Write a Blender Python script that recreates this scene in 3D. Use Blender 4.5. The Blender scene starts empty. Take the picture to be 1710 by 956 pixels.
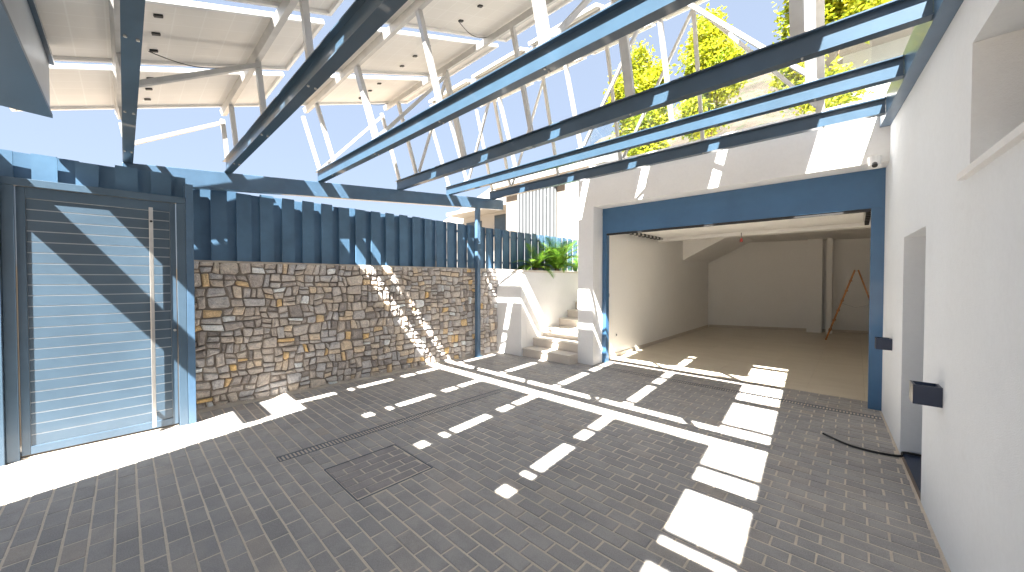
import bpy, math, random
from mathutils import Vector, Matrix, noise
random.seed(7)
R = math.radians
scene = bpy.context.scene
col = scene.collection

# ------------------------------------------------------------------ camera
H = 1.55
FPX, PW, PH = 610.0, 1710.0, 956.0
YAW = math.atan((1430.0 - 855.0) / FPX)
PITCH = -math.atan((478.0 - 467.0) / FPX)
cd = bpy.data.cameras.new('camera')
cam = bpy.data.objects.new('camera', cd)
col.objects.link(cam)
cam.location = (0, 0, H)
cam.rotation_euler = (math.pi / 2 + PITCH, 0, YAW)
cd.sensor_width = 36.0
cd.lens = 36.0 * FPX / PW
cd.clip_start = 0.02
cd.clip_end = 3000
scene.camera = cam
scene.render.resolution_x, scene.render.resolution_y = 1024, 572

# ------------------------------------------------------------------ sky, sun, exposure
SUNV = Vector((0.30, -0.71, 1.0)).normalized()          # towards the sun
w = bpy.data.worlds.new('World'); scene.world = w; w.use_nodes = True
nt = w.node_tree; nt.nodes.clear()
sky = nt.nodes.new('ShaderNodeTexSky'); sky.sky_type = 'NISHITA'; sky.sun_disc = False
sky.sun_elevation = math.asin(SUNV.z)
sky.sun_rotation = math.atan2(SUNV.x, SUNV.y)
sky.altitude = 0; sky.air_density = 1.0; sky.dust_density = 0.8; sky.ozone_density = 1.0
bg = nt.nodes.new('ShaderNodeBackground'); bg.inputs[1].default_value = 0.105
wo = nt.nodes.new('ShaderNodeOutputWorld')
# thin bright summer haze over the clear sky: the same pale veil in every direction
veil = nt.nodes.new('ShaderNodeMix'); veil.data_type = 'RGBA'; veil.inputs[0].default_value = 0.945
veil.inputs[7].default_value = (0.54, 0.645, 0.84, 1)
nt.links.new(sky.outputs[0], veil.inputs[6]); nt.links.new(veil.outputs[2], bg.inputs[0]); nt.links.new(bg.outputs[0], wo.inputs[0])
sd = bpy.data.lights.new('sun', 'SUN'); sd.energy = 5.0; sd.angle = R(0.53); sd.color = (1.0, 0.955, 0.88)
sun = bpy.data.objects.new('sun', sd); col.objects.link(sun)
sun.rotation_euler = (-SUNV).to_track_quat('-Z', 'Y').to_euler()
sun.location = (3, -6, 12)
vs = scene.view_settings
vs.view_transform = 'Standard'; vs.look = 'None'; vs.gamma = 1.0; vs.use_curve_mapping = False
vs.exposure = 3.25
scene.render.engine = 'CYCLES'
cy = scene.cycles
cy.max_bounces = 10; cy.diffuse_bounces = 7; cy.glossy_bounces = 4; cy.transmission_bounces = 6; cy.transparent_max_bounces = 12

# ------------------------------------------------------------------ photo pixel -> point on a plane that the thing stands on
_F = Vector((-math.sin(YAW) * math.cos(PITCH), math.cos(YAW) * math.cos(PITCH), math.sin(PITCH)))
_R = Vector((math.cos(YAW), math.sin(YAW), 0)); _U = _R.cross(_F)
def at(u, v, ax, val):
    d = _F + _R * ((u - 855) / FPX) - _U * ((v - 478) / FPX)
    t = (val - (0, 0, H)[ax]) / d[ax]
    return Vector((0, 0, H)) + d * t

# ------------------------------------------------------------------ materials
def newmat(name):
    m = bpy.data.materials.new(name); m.use_nodes = True
    return m, m.node_tree, m.node_tree.nodes['Principled BSDF']
def N(nt, t, **kw):
    n = nt.nodes.new(t)
    for k, v in kw.items(): setattr(n, k, v)
    return n
def ramp(nt, fac, stops):
    r = N(nt, 'ShaderNodeValToRGB'); cr = r.color_ramp
    while len(cr.elements) > len(stops): cr.elements.remove(cr.elements[-1])
    while len(cr.elements) < len(stops): cr.elements.new(0.5)
    for e, (p, c) in zip(cr.elements, stops):
        e.position = p; e.color = (c[0], c[1], c[2], 1)
    nt.links.new(fac, r.inputs[0]); return r.outputs[0]
def nz(nt, scale, detail=6, rough=0.6, coord='obj', scl=None):
    if coord == 'obj':
        tc = N(nt, 'ShaderNodeTexCoord'); v = tc.outputs['Object']
    else:
        v = N(nt, 'ShaderNodeNewGeometry').outputs['Position']
    if scl:
        mp = N(nt, 'ShaderNodeMapping'); mp.inputs['Scale'].default_value = scl
        nt.links.new(v, mp.inputs[0]); v = mp.outputs[0]
    n = N(nt, 'ShaderNodeTexNoise'); n.inputs['Scale'].default_value = scale
    n.inputs['Detail'].default_value = detail; n.inputs['Roughness'].default_value = rough
    nt.links.new(v, n.inputs['Vector']); return n.outputs['Fac']
def mix(nt, fac, a, b, mode='MIX'):
    m = N(nt, 'ShaderNodeMix'); m.data_type = 'RGBA'; m.blend_type = mode
    for s, x in ((0, fac), (6, a), (7, b)):
        if hasattr(x, 'links'): nt.links.new(x, m.inputs[s])
        else: m.inputs[s].default_value = x if s == 0 else (x[0], x[1], x[2], 1)
    return m.outputs[2]
def bump(nt, b, h, strength, dist=0.01):
    n = N(nt, 'ShaderNodeBump'); n.inputs['Strength'].default_value = strength; n.inputs['Distance'].default_value = dist
    nt.links.new(h, n.inputs['Height']); nt.links.new(n.outputs[0], b.inputs['Normal'])
M = {}
def paint(name, c, rough=0.5, var=0.12, scale=3, bmp=0.0, bscale=300, metal=0.0, coat=0.0):
    m, nt, b = newmat(name)
    f = nz(nt, scale, 5, 0.6, 'pos')
    lo = [x * (1 - var) for x in c]; hi = [min(0.95, x * (1 + var)) for x in c]
    nt.links.new(ramp(nt, f, [(0.3, lo), (0.7, hi)]), b.inputs['Base Color'])
    b.inputs['Roughness'].default_value = rough; b.inputs['Metallic'].default_value = metal
    b.inputs['Coat Weight'].default_value = coat
    if bmp: bump(nt, b, nz(nt, bscale, 3, 0.6, 'pos'), bmp, 0.004)
    M[name] = m; return m
# white render with fine stucco grain and faint dirt
def stucco(name, c, grime=0.08, bscale=140, bs=0.35):
    m, nt, b = newmat(name)
    f = nz(nt, 1.3, 6, 0.6, 'pos'); g = nz(nt, 30, 4, 0.7, 'pos')
    a = ramp(nt, f, [(0.3, [x * (1 - grime) for x in c]), (0.65, c)])
    pz_ = nz(nt, 5.5, 8, 0.7, 'pos'); a = mix(nt, ramp(nt, pz_, [(0.56, (0, 0, 0)), (0.72, (0.5,) * 3)]), a, [x * (1 - 1.6 * grime) for x in c])
    nt.links.new(mix(nt, 0.25, a, ramp(nt, g, [(0.35, [x * 0.9 for x in c]), (0.6, c)])), b.inputs['Base Color'])
    b.inputs['Roughness'].default_value = 0.85
    bump(nt, b, nz(nt, bscale, 3, 0.65, 'pos'), bs, 0.006)
    M[name] = m
stucco('white_wall', (0.80, 0.80, 0.80)); stucco('inner_wall', (0.90, 0.89, 0.87), 0.04, 90, 0.12)
stucco('house_wall', (0.78, 0.81, 0.84), 0.06, 170, 0.5)
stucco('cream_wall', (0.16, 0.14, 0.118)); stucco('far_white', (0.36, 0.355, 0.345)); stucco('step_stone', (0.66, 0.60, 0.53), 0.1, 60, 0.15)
paint('blue_steel', (0.033, 0.066, 0.105), 0.30, 0.14, 4, coat=0.25)
paint('blue_beam', (0.065, 0.125, 0.205), 0.34, 0.14, 4, 0.06, 200, coat=0.2)
paint('fence_blue', (0.062, 0.132, 0.22), 0.42, 0.2, 2.5, 0.08, 120)
paint('gate_blue', (0.056, 0.092, 0.132), 0.33, 0.12, 2.5, coat=0.15)
paint('gate_frame', (0.056, 0.096, 0.142), 0.34, 0.1, 3, coat=0.15)
paint('gate_back', (0.40, 0.42, 0.44), 0.5)
paint('garage_blue', (0.05, 0.135, 0.26), 0.35, 0.12, 2, coat=0.2)
paint('navy', (0.012, 0.025, 0.06), 0.3, 0.1)
paint('galv', (0.50, 0.495, 0.48), 0.42, 0.1, 8, 0.05, 200, metal=0.35)
paint('alu', (0.80, 0.80, 0.79), 0.4, 0.05, 8, metal=0.3)
paint('steel', (0.62, 0.60, 0.57), 0.28, 0.08, 10, metal=0.85)
paint('black', (0.015, 0.015, 0.016), 0.45, 0.1)
paint('drain_metal', (0.13, 0.15, 0.18), 0.5, 0.2, 20, metal=0.3)
paint('pit', (0.012, 0.012, 0.014), 0.9)
paint('white_plastic', (0.78, 0.78, 0.77), 0.35, 0.03)
paint('red_plastic', (0.45, 0.04, 0.03), 0.4, 0.05)
paint('wood', (0.42, 0.17, 0.045), 0.5, 0.3, 9)
paint('soil', (0.09, 0.06, 0.04), 0.95, 0.3, 12, 0.5, 60)
paint('garden', (0.22, 0.17, 0.12), 0.95, 0.3, 2, 0.4, 20)
paint('concrete', (0.42, 0.38, 0.33), 0.9, 0.15, 6, 0.2, 80)
paint('ceil_tile', (0.74, 0.72, 0.69), 0.8, 0.04)
paint('canopy_soffit', (0.04, 0.085, 0.145), 0.4, 0.1, 2)
paint('canopy_fascia', (0.36, 0.40, 0.45), 0.35, 0.1, 2, metal=0.2)
paint('louver', (0.115, 0.125, 0.135), 0.45, 0.05)
paint('bark', (0.16, 0.115, 0.08), 0.9, 0.3, 12, 0.6, 40)
# pavers: own tone per paver in the face attribute, dust, stains
def paver_mat(name, base, tint):
    m, nt, b = newmat(name)
    a = N(nt, 'ShaderNodeAttribute'); a.attribute_name = 'tone'
    c = ramp(nt, a.outputs['Fac'], [(0.0, [x * .68 for x in base]), (0.45, base), (0.8, [base[0] * 1.12, base[1] * 1.1, base[2] * 1.07]), (1.0, tint)])
    big = nz(nt, 0.55, 5, 0.6, 'pos'); mid = nz(nt, 4.0, 6, 0.7, 'pos'); fine = nz(nt, 160, 3, 0.7, 'pos')
    c = mix(nt, ramp(nt, big, [(0.36, (0, 0, 0)), (0.62, (0.7,) * 3)]), c, (base[0] * 1.45, base[1] * 1.38, base[2] * 1.28))
    c = mix(nt, ramp(nt, mid, [(0.42, (0.45,) * 3), (0.58, (0, 0, 0))]), c, [x * .62 for x in base])
    c = mix(nt, 0.35, c, ramp(nt, fine, [(0.3, [x * .5 for x in base]), (0.7, [x * 1.6 for x in base])]))
    nt.links.new(c, b.inputs['Base Color']); b.inputs['Roughness'].default_value = 0.72
    bump(nt, b, nz(nt, 220, 4, 0.7, 'pos'), 0.45, 0.004)
    M[name] = m
paver_mat('paver', (0.315, 0.305, 0.30), (0.40, 0.33, 0.265))
paver_mat('paver_stained', (0.27, 0.255, 0.255), (0.31, 0.27, 0.24))
m, nt, b = newmat('sand')
nt.links.new(mix(nt, 0.4, ramp(nt, nz(nt, 0.7, 5, .6, 'pos'), [(0.35, (0.46, 0.40, 0.33)), (0.6, (0.74, 0.66, 0.55))]), ramp(nt, nz(nt, 120, 4, .7, 'pos'), [(0.3, (0.34, 0.29, 0.24)), (0.7, (0.74, 0.66, 0.55))])), b.inputs['Base Color'])
b.inputs['Roughness'].default_value = 0.95; bump(nt, b, nz(nt, 200, 3, .7, 'pos'), 0.6, 0.004); M['sand'] = m
# rubble stones: tone from object colour attribute
m, nt, b = newmat('stone')
a = N(nt, 'ShaderNodeAttribute'); a.attribute_name = 'tone'
c = N(nt, 'ShaderNodeValToRGB'); c.color_ramp.interpolation = 'LINEAR'
st = [(0.0, (0.14, 0.13, 0.125)), (0.2, (0.215, 0.20, 0.19)), (0.4, (0.27, 0.245, 0.22)), (0.6, (0.25, 0.25, 0.255)), (0.78, (0.32, 0.275, 0.22)), (0.86, (0.34, 0.26, 0.16)), (0.94, (0.40, 0.285, 0.13)), (1.0, (0.38, 0.40, 0.41))]
while len(c.color_ramp.elements) < len(st): c.color_ramp.elements.new(0.5)
for e, (p, k) in zip(c.color_ramp.elements, st): e.position = p; e.color = (*k, 1)
nt.links.new(a.outputs['Fac'], c.inputs[0])
f1 = nz(nt, 14, 6, .7, 'pos'); f2 = nz(nt, 70, 4, .75, 'pos')
cc = mix(nt, 0.5, c.outputs[0], ramp(nt, f1, [(0.3, (0.45,) * 3), (0.5, (0.85,) * 3), (0.72, (1.35, 1.28, 1.18))]), 'MULTIPLY')
cc = mix(nt, 0.45, cc, ramp(nt, f2, [(0.35, (0.5,) * 3), (0.6, (1.25,) * 3)]), 'MULTIPLY')
cc = mix(nt, 1.0, cc, (2.15, 2.12, 2.1), 'MULTIPLY')
nt.links.new(cc, b.inputs['Base Color']); b.inputs['Roughness'].default_value = 0.92
bump(nt, b, mix(nt, 0.5, f1, f2), 0.9, 0.012); M['stone'] = m
paint('mortar', (0.24, 0.21, 0.18), 0.95, 0.3, 10, 0.6, 60)
# solar panel underside: white backsheet with faint cell lines
m, nt, b = newmat('backsheet')
tc = N(nt, 'ShaderNodeTexCoord')
br = N(nt, 'ShaderNodeTexBrick'); br.offset = 0.0; br.squash = 1.0
br.inputs['Color1'].default_value = (0.82, 0.79, 0.745, 1); br.inputs['Color2'].default_value = (0.80, 0.77, 0.725, 1); br.inputs['Mortar'].default_value = (0.88, 0.86, 0.82, 1)
br.inputs['Scale'].default_value = 1.0; br.inputs['Mortar Size'].default_value = 0.004; br.inputs['Brick Width'].default_value = 0.158; br.inputs['Row Height'].default_value = 0.158
nt.links.new(tc.outputs['Object'], br.inputs['Vector'])
nt.links.new(mix(nt, 0.3, br.outputs[0], ramp(nt, nz(nt, 2.5, 5, .6, 'pos'), [(0.3, (0.72, 0.68, 0.62)), (0.7, (0.86, 0.83, 0.79))])), b.inputs['Base Color'])
b.inputs['Roughness'].default_value = 0.5; M['backsheet'] = m
paint('cells', (0.012, 0.018, 0.045), 0.12, 0.2, 5)
# glass
m, nt, b = newmat('glass')
b.inputs['Base Color'].default_value = (0.82, 0.91, 0.93, 1); b.inputs['Transmission Weight'].default_value = 1.0
b.inputs['Roughness'].default_value = 0.0; b.inputs['IOR'].default_value = 1.45; M['glass'] = m
paint('window_glass', (0.05, 0.07, 0.09), 0.06, 0.1)
# tiles
m, nt, b = newmat('floor_tile')
a = N(nt, 'ShaderNodeAttribute'); a.attribute_name = 'tone'
c = ramp(nt, a.outputs['Fac'], [(0, (0.60, 0.54, 0.44)), (1, (0.67, 0.61, 0.50))])
c = mix(nt, 0.5, c, ramp(nt, nz(nt, 1.6, 6, .65, 'pos', (1, 3, 1)), [(0.3, (0.55, 0.48, 0.38)), (0.7, (0.70, 0.64, 0.54))]))
nt.links.new(c, b.inputs['Base Color']); b.inputs['Roughness'].default_value = 0.38; M['floor_tile'] = m
# leaves
def leaf(name, c0, c1, c2, tr=0.35):
    m, nt, b = newmat(name)
    a = N(nt, 'ShaderNodeAttribute'); a.attribute_name = 'tone'
    c = ramp(nt, a.outputs['Fac'], [(0, c0), (0.5, c1), (1, c2)])
    nt.links.new(c, b.inputs['Base Color']); b.inputs['Roughness'].default_value = 0.5
    t = N(nt, 'ShaderNodeBsdfTranslucent'); nt.links.new(c, t.inputs[0])
    ms = N(nt, 'ShaderNodeMixShader'); ms.inputs[0].default_value = tr
    nt.links.new(b.outputs[0], ms.inputs[1]); nt.links.new(t.outputs[0], ms.inputs[2])
    nt.links.new(ms.outputs[0], nt.nodes['Material Output'].inputs[0]); M[name] = m
leaf('tree_leaf', (0.14, 0.22, 0.015), (0.34, 0.37, 0.015), (0.55, 0.49, 0.03), 0.45)
leaf('cycad_leaf', (0.06, 0.17, 0.02), (0.13, 0.30, 0.03), (0.30, 0.42, 0.05), 0.35)
m, nt, b = newmat('hill')
c = ramp(nt, nz(nt, 0.25, 8, .7, 'pos'), [(0.35, (0.07, 0.05, 0.036)), (0.5, (0.13, 0.095, 0.07)), (0.65, (0.19, 0.145, 0.105))])
c = mix(nt, ramp(nt, nz(nt, 1.1, 5, .6, 'pos'), [(0.55, (0, 0, 0)), (0.63, (0.8,) * 3)]), c, (0.06, 0.08, 0.03))
nt.links.new(c, b.inputs['Base Color']); b.inputs['Roughness'].default_value = 0.95
bump(nt, b, nz(nt, 1.2, 8, .75, 'pos'), 1.0, 0.8); M['hill'] = m

# ------------------------------------------------------------------ mesh helpers
class MB:
    def __init__(s): s.v = []; s.f = []; s.t = []
    def face(s, pts, tone=0.5):
        n = len(s.v); s.v += [tuple(p) for p in pts]; s.f.append(tuple(range(n, n + len(pts)))); s.t.append(tone); return s
    def hexa(s, p, tone=0.5):       # 8 points: bottom 4 ccw, top 4 ccw
        n = len(s.v); s.v += [tuple(q) for q in p]
        for f in ((3, 2, 1, 0), (4, 5, 6, 7), (0, 1, 5, 4), (1, 2, 6, 5), (2, 3, 7, 6), (3, 0, 4, 7)):
            s.f.append(tuple(n + i for i in f)); s.t.append(tone)
        return s
    def box(s, x0, x1, y0, y1, z0, z1, tone=0.5):
        return s.hexa([(x0, y0, z0), (x1, y0, z0), (x1, y1, z0), (x0, y1, z0), (x0, y0, z1), (x1, y0, z1), (x1, y1, z1), (x0, y1, z1)], tone)
    def bar(s, a, b, wd, ht, up=(0, 0, 1)):
        a = Vector(a); b = Vector(b); d = (b - a).normalized(); up = Vector(up)
        if abs(d.dot(up)) > 0.99: up = Vector((0, 1, 0))
        sd = d.cross(up).normalized() * wd / 2; u = sd.cross(d).normalized() * ht / 2
        return s.hexa([a - sd - u, a + sd - u, b + sd - u, b - sd - u, a - sd + u, a + sd + u, b + sd + u, b - sd + u])
    def tube(s, pts, r, n=8, r1=None):
        pts = [Vector(p) for p in pts]; rings = []
        for i, p in enumerate(pts):
            d = (pts[min(i + 1, len(pts) - 1)] - pts[max(i - 1, 0)]).normalized()
            up = Vector((0, 0, 1)) if abs(d.z) < 0.9 else Vector((0, 1, 0))
            a = d.cross(up).normalized(); b = a.cross(d)
            rr = r if r1 is None else r + (r1 - r) * i / (len(pts) - 1)
            k = len(s.v); rings.append(k)
            for j in range(n):
                t = 2 * math.pi * j / n; s.v.append(tuple(p + a * math.cos(t) * rr + b * math.sin(t) * rr))
        for i in range(len(pts) - 1):
            for j in range(n):
                j2 = (j + 1) % n
                s.f.append((rings[i] + j, rings[i] + j2, rings[i + 1] + j2, rings[i + 1] + j)); s.t.append(0.5)
        s.f.append(tuple(rings[0] + j for j in range(n))); s.t.append(0.5)
        s.f.append(tuple(rings[-1] + j for j in reversed(range(n)))); s.t.append(0.5)
        return s
    def cyl(s, c, r, h, n=20, r1=None):
        return s.tube([c, (c[0], c[1], c[2] + h)], r, n, r1)
    def build(s, name, mat, parent=None, origin=None, smooth=False, bevel=0, kind=None):
        o0 = Vector(origin) if origin else (parent.matrix_basis.translation if parent else Vector((0, 0, 0)))
        if parent and not origin: o0 = Vector(parent['_o'])
        me = bpy.data.meshes.new(name)
        me.from_pydata([tuple(Vector(p) - o0) for p in s.v], [], s.f)
        at_ = me.attributes.new('tone', 'FLOAT', 'FACE')
        at_.data.foreach_set('value', s.t)
        if smooth: me.polygons.foreach_set('use_smooth', [True] * len(me.polygons))
        me.materials.append(M[mat]); me.update()
        o = bpy.data.objects.new(name, me); col.objects.link(o)
        o['_o'] = tuple(o0)
        if parent:
            o.parent = parent; o.location = o0 - Vector(parent['_o'])
        else: o.location = o0
        if bevel:
            b = o.modifiers.new('bevel', 'BEVEL'); b.width = bevel; b.segments = 2; b.limit_method = 'ANGLE'
        if kind: o['kind'] = kind
        return o
def empty(name, loc, label, cat, group=None):
    o = bpy.data.objects.new(name, None); col.objects.link(o); o.location = loc; o['_o'] = tuple(loc)
    o.empty_display_size = 0.1
    return tag(o, label, cat, group)
def tag(o, label=None, cat=None, group=None, kind=None):
    if label: o['label'] = label
    if cat: o['category'] = cat
    if group: o['group'] = group
    if kind: o['kind'] = kind
    return o
def box(name, mat, parent, *a, bevel=0, **k): return MB().box(*a).build(name, mat, parent, bevel=bevel, **k)

# ================================================================== SETTING
# right house wall line: it runs a little askew to the garage front
def wx(y): return 0.531 - 0.0487 * y

# ground sheets
g = MB().face([(-400, -400, -.14), (400, -400, -.14), (400, 500, -.14), (-400, 500, -.14)]).build('ground', 'garden', kind='structure')
g = MB().box(-40, -5.95, -6, 30, -0.13, 1.68).build('garden_ground', 'garden', kind='structure')

# pavement: sand bed with every paver laid on it
pv = MB().hexa([(-5.62, -3.0, -.12), (wx(-3), -3, -.12), (wx(6.45), 6.45, -.12), (-5.62, 6.45, -.12), (-5.62, -3.0, -.0032), (wx(-3), -3, -.0032), (wx(6.45), 6.45, -.0032), (-5.62, 6.45, -.0032)]).build('pavement', 'sand', kind='structure')
DR = (-3.655, -3.545, 0.885, 3.825)      # drain slot
MH = (-3.14, -2.52, 1.095, 1.725)        # inset cover
GD = (-3.43, 0.23, 5.715, 5.82)        # threshold drain
def paver_piece(mb, x0, x1, y0, y1, tone, dz):
    c = 0.0045; n = len(mb.v); z = dz
    tl = [random.uniform(-.0017, .0017) for _ in range(4)]
    o = [(x0, y0), (x1, y0), (x1, y1), (x0, y1)]; i = [(x0 + c, y0 + c), (x1 - c, y0 + c), (x1 - c, y1 - c), (x0 + c, y1 - c)]
    mb.v += [(p[0], p[1], -.03) for p in o] + [(p[0], p[1], z - .005 + t) for p, t in zip(o, tl)] + [(p[0], p[1], z + t) for p, t in zip(i, tl)]
    for f in [(8, 9, 10, 11)] + [(a, (a + 1) % 4, 4 + (a + 1) % 4, 4 + a) for a in range(4)] + [(4 + a, 4 + (a + 1) % 4, 8 + (a + 1) % 4, 8 + a) for a in range(4)]:
        mb.f.append(tuple(n + q for q in f)); mb.t.append(tone)
pieces = []
RP, BP, J = 0.105, 0.206, 0.0085
y = -3.0; row = 0
while y < 6.43:
    y1 = min(y + RP, 6.445)
    ya, yb = y + J / 2 + random.uniform(-.001, .001), y1 - J / 2 + random.uniform(-.001, .001)
    xl, xr = -5.60, wx(y + .05) - .012
    blocks = [(a, b) for a, b, c, d in (DR, MH, GD) if ya < d and yb > c]
    if y + .05 > 5.80: blocks.append((-5.7, -3.45 if y + .05 < 6.2 else -3.49))
    elif y + .05 > 5.47: blocks.append((-5.7, -4.9)) 
    blocks.sort()
    off = (row % 2) * BP / 2 + random.uniform(-.006, .006)
    x = xl - off
    while x < xr:
        a, b_ = x, x + BP; segs = [(max(a, xl), min(b_, xr))]
        for (p, q) in blocks:
            ns = []
            for (s0, s1) in segs:
                if q <= s0 or p >= s1: ns.append((s0, s1))
                else:
                    if p > s0: ns.append((s0, p))
                    if q < s1: ns.append((q, s1))
            segs = ns
        for (s0, s1) in segs:
            if s1 - s0 > 0.03: pieces.append((s0 + J / 2, s1 - J / 2 + random.uniform(-.001, .001), ya, yb))
        x = b_
    y = y1; row += 1
def seen_size(p):
    c = Vector(((p[0] + p[1]) / 2, (p[2] + p[3]) / 2, 0)) - Vector((0, 0, H)); d = c.dot(_F)
    if d < 0.3: return -1
    u = 855 + FPX * c.dot(_R) / d; v = 478 - FPX * c.dot(_U) / d
    if u < -30 or u > 1740 or v > 985: return -1
    return (p[1] - p[0]) * (p[3] - p[2]) * H / d ** 3
pieces.sort(key=seen_size, reverse=True)
def tone_at(x, y):
    t = random.gauss(0.45, 0.26) + 0.35 * noise.noise((x * .5, y * .5, 3))
    if random.random() < 0.08: t = random.uniform(.9, 1)
    return max(0, min(1, t))
rest = MB()
for i, p in enumerate(pieces):
    t = tone_at(p[0], p[2]); dz = random.uniform(-.0015, .0015)
    if i < 300:
        mb = MB(); paver_piece(mb, *p, t, dz); mb.build('paver', 'paver', pv, origin=((p[0] + p[1]) / 2, (p[2] + p[3]) / 2, 0))
    else: paver_piece(rest, *p, t, dz)
rest.build('paver_field', 'paver', pv, kind='stuff')

# inset cover, its pavers and rim
mh = empty('inspection_cover', ((MH[0] + MH[1]) / 2, (MH[2] + MH[3]) / 2, 0), 'square paver-filled inspection cover with dark joints beside the long drain', 'manhole cover')
mb = MB()
for (a, b_, c, d) in ((MH[0], MH[1], MH[2], MH[2] + .008), (MH[0], MH[1], MH[3] - .008, MH[3]), (MH[0], MH[0] + .008, MH[2] + .008, MH[3] - .008), (MH[1] - .008, MH[1], MH[2] + .008, MH[3] - .008)):
    mb.box(a, b_, c, d, -.05, .0015)
mb.build('rim', 'drain_metal', mh); box('tray', 'pit', mh, MH[0] + .008, MH[1] - .008, MH[2] + .008, MH[3] - .008, -.05, -.012)
xx = MH[0] + .012; k = 0
while xx < MH[1] - .05:
    yy = MH[2] + .012 - (k % 2) * .1
    while yy < MH[3] - .03:
        ya, yb = max(yy, MH[2] + .012), min(yy + .194, MH[3] - .012)
        if yb - ya > .03:
            mb = MB(); paver_piece(mb, xx + .002, xx + .093, ya + .002, yb - .003, random.random() * .7, random.uniform(-.002, .001)); mb.build('paver', 'paver_stained', mh, origin=(xx + .05, (ya + yb) / 2, 0))
        yy += .198
    xx += .0972; k += 1
# drains
def drain(name, x0, x1, y0, y1, axis, label):
    o = empty(name, ((x0 + x1) / 2, (y0 + y1) / 2, 0), label, 'drain')
    box('channel', 'pit', o, x0 + .008, x1 - .008, y0 + .008, y1 - .008, -.08, -.03)
    mb = MB(); e = .008
    mb.box(x0, x1, y0, y0 + e, -.08, .001); mb.box(x0, x1, y1 - e, y1, -.08, .001)
    mb.box(x0, x0 + e, y0 + e, y1 - e, -.08, .001); mb.box(x1 - e, x1, y0 + e, y1 - e, -.08, .001)
    mb.build('frame', 'drain_metal', o)
    mb = MB()
    if axis == 'y':
        t = y0 + .02
        while t < y1 - .02: mb.box(x0 + e, x1 - e, t, t + .013, -.03, -.001); t += .03
    else:
        t = x0 + .02
        while t < x1 - .02: mb.box(t, t + .013, y0 + e, y1 - e, -.03, -.001); t += .03
    mb.build('grating', 'drain_metal', o)
drain('drain_channel', *DR, 'y', 'long slotted drain running across the grey pavers toward the stairs')
drain('drain_channel', *GD, 'x', 'slotted threshold drain in front of the garage opening')

# garage floor with its tiles
gf = MB().box(-3.50, 1.0, 6.445, 15.2, -.12, -.004).build('garage_floor', 'concrete', kind='structure')
yy = 6.45
while yy < 15:
    xx = -3.50
    while xx < 0.98:
        x1 = min(xx + .6, 1.0); y1 = min(yy + .6, 15.2)
        MB().box(xx + .0012, x1 - .0012, yy + .0012, y1 - .0012, -.0035, .002, random.random()).build('tile', 'floor_tile', gf)
        xx += .6
    yy += .6

# hill behind the terrace
mb = MB(); nx, ny = 120, 60
prof = [(-140, 2), (-85, 6), (-60, 17), (-52, 21), (-44, 24), (-34.7, 26), (-24, 28.5), (-12, 31), (-6, 30.5), (0, 30), (30, 33), (80, 30), (160, 28)]
def hp(x):
    for (a, za), (b_, zb) in zip(prof, prof[1:]):
        if a <= x <= b_: return za + (zb - za) * (x - a) / (b_ - a)
    return 5
for j in range(ny + 1):
    for i in range(nx + 1):
        x = -140 + 300 * i / nx; t = j / ny; yy = 26 + 70 * t
        h = hp(x * 60 / max(yy, 30)) * min(1, t / 0.5) ** 0.8
        n_ = noise.fractal((x * .05, yy * .05, 0), 1.0, 2.0, 5) * 2.2 * min(1, t * 4) * (1 if t < .5 else 1)
        mb.v.append((x, yy, max(-.2, h + n_ - .1)))
for j in range(ny):
    for i in range(nx):
        a = j * (nx + 1) + i; mb.f.append((a, a + 1, a + nx + 2, a + nx + 1)); mb.t.append(.5)
mb.build('hillside', 'hill', smooth=True, kind='structure')

# ================================================================== WALLS ON THE LEFT
WALL_Y0, WALL_Y1, WALL_Z = 0.44, 5.47, 1.765
sw = empty('stone_wall', (-5.6, 3.0, 0), 'dry-laid rubble stone wall of grey and ochre stones under the blue fence', 'stone wall')
box('core', 'mortar', sw, -5.95, -5.612, WALL_Y0, WALL_Y1, -.02, WALL_Z - .015)
# partition into stones
stones = []
def split(y0, y1, z0, z1, d=0):
    wd, ht = y1 - y0, z1 - z0
    if (wd < 0.25 and ht < 0.17 and (random.random() < 0.25 or wd * ht < 0.015)) or (wd < 0.12 and ht < 0.11) or wd * ht < .007:
        stones.append((y0, y1, z0, z1)); return
    if wd / ht > 1.05 + random.uniform(-.3, .6) or ht < 0.085:
        c = y0 + wd * random.uniform(.34, .66); split(y0, c, z0, z1, d + 1); split(c, y1, z0, z1, d + 1)
    else:
        c = z0 + ht * random.uniform(.36, .64); split(y0, y1, z0, c, d + 1); split(y0, y1, c, z1, d + 1)
yy = WALL_Y0
zc = [0]
while zc[-1] < WALL_Z - .25: zc.append(zc[-1] + random.uniform(.2, .36))
zc[-1] = WALL_Z - .15; zc.append(WALL_Z)
for z0, z1 in zip(zc, zc[1:]):
    yy = WALL_Y0
    while yy < WALL_Y1:
        y1 = min(WALL_Y1, yy + random.uniform(.35, .8))
        if WALL_Y1 - y1 < .2: y1 = WALL_Y1
        split(yy, y1, z0, z1); yy = y1
def warp(y, z):
    e = min(1, max(0, (WALL_Y1 - y) / .15), max(0, (y - WALL_Y0) / .15)); ez = min(1, max(0, z / .12), max(0, (WALL_Z - z) / .1))
    n1 = noise.noise_vector((y * 4.3, z * 4.3, 1.7)); n2 = noise.noise_vector((y * 11, z * 11, 9.2))
    return y + (.05 * n1.x + .026 * n2.x) * e, z + (.032 * n1.y + .02 * n2.y) * ez
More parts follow.
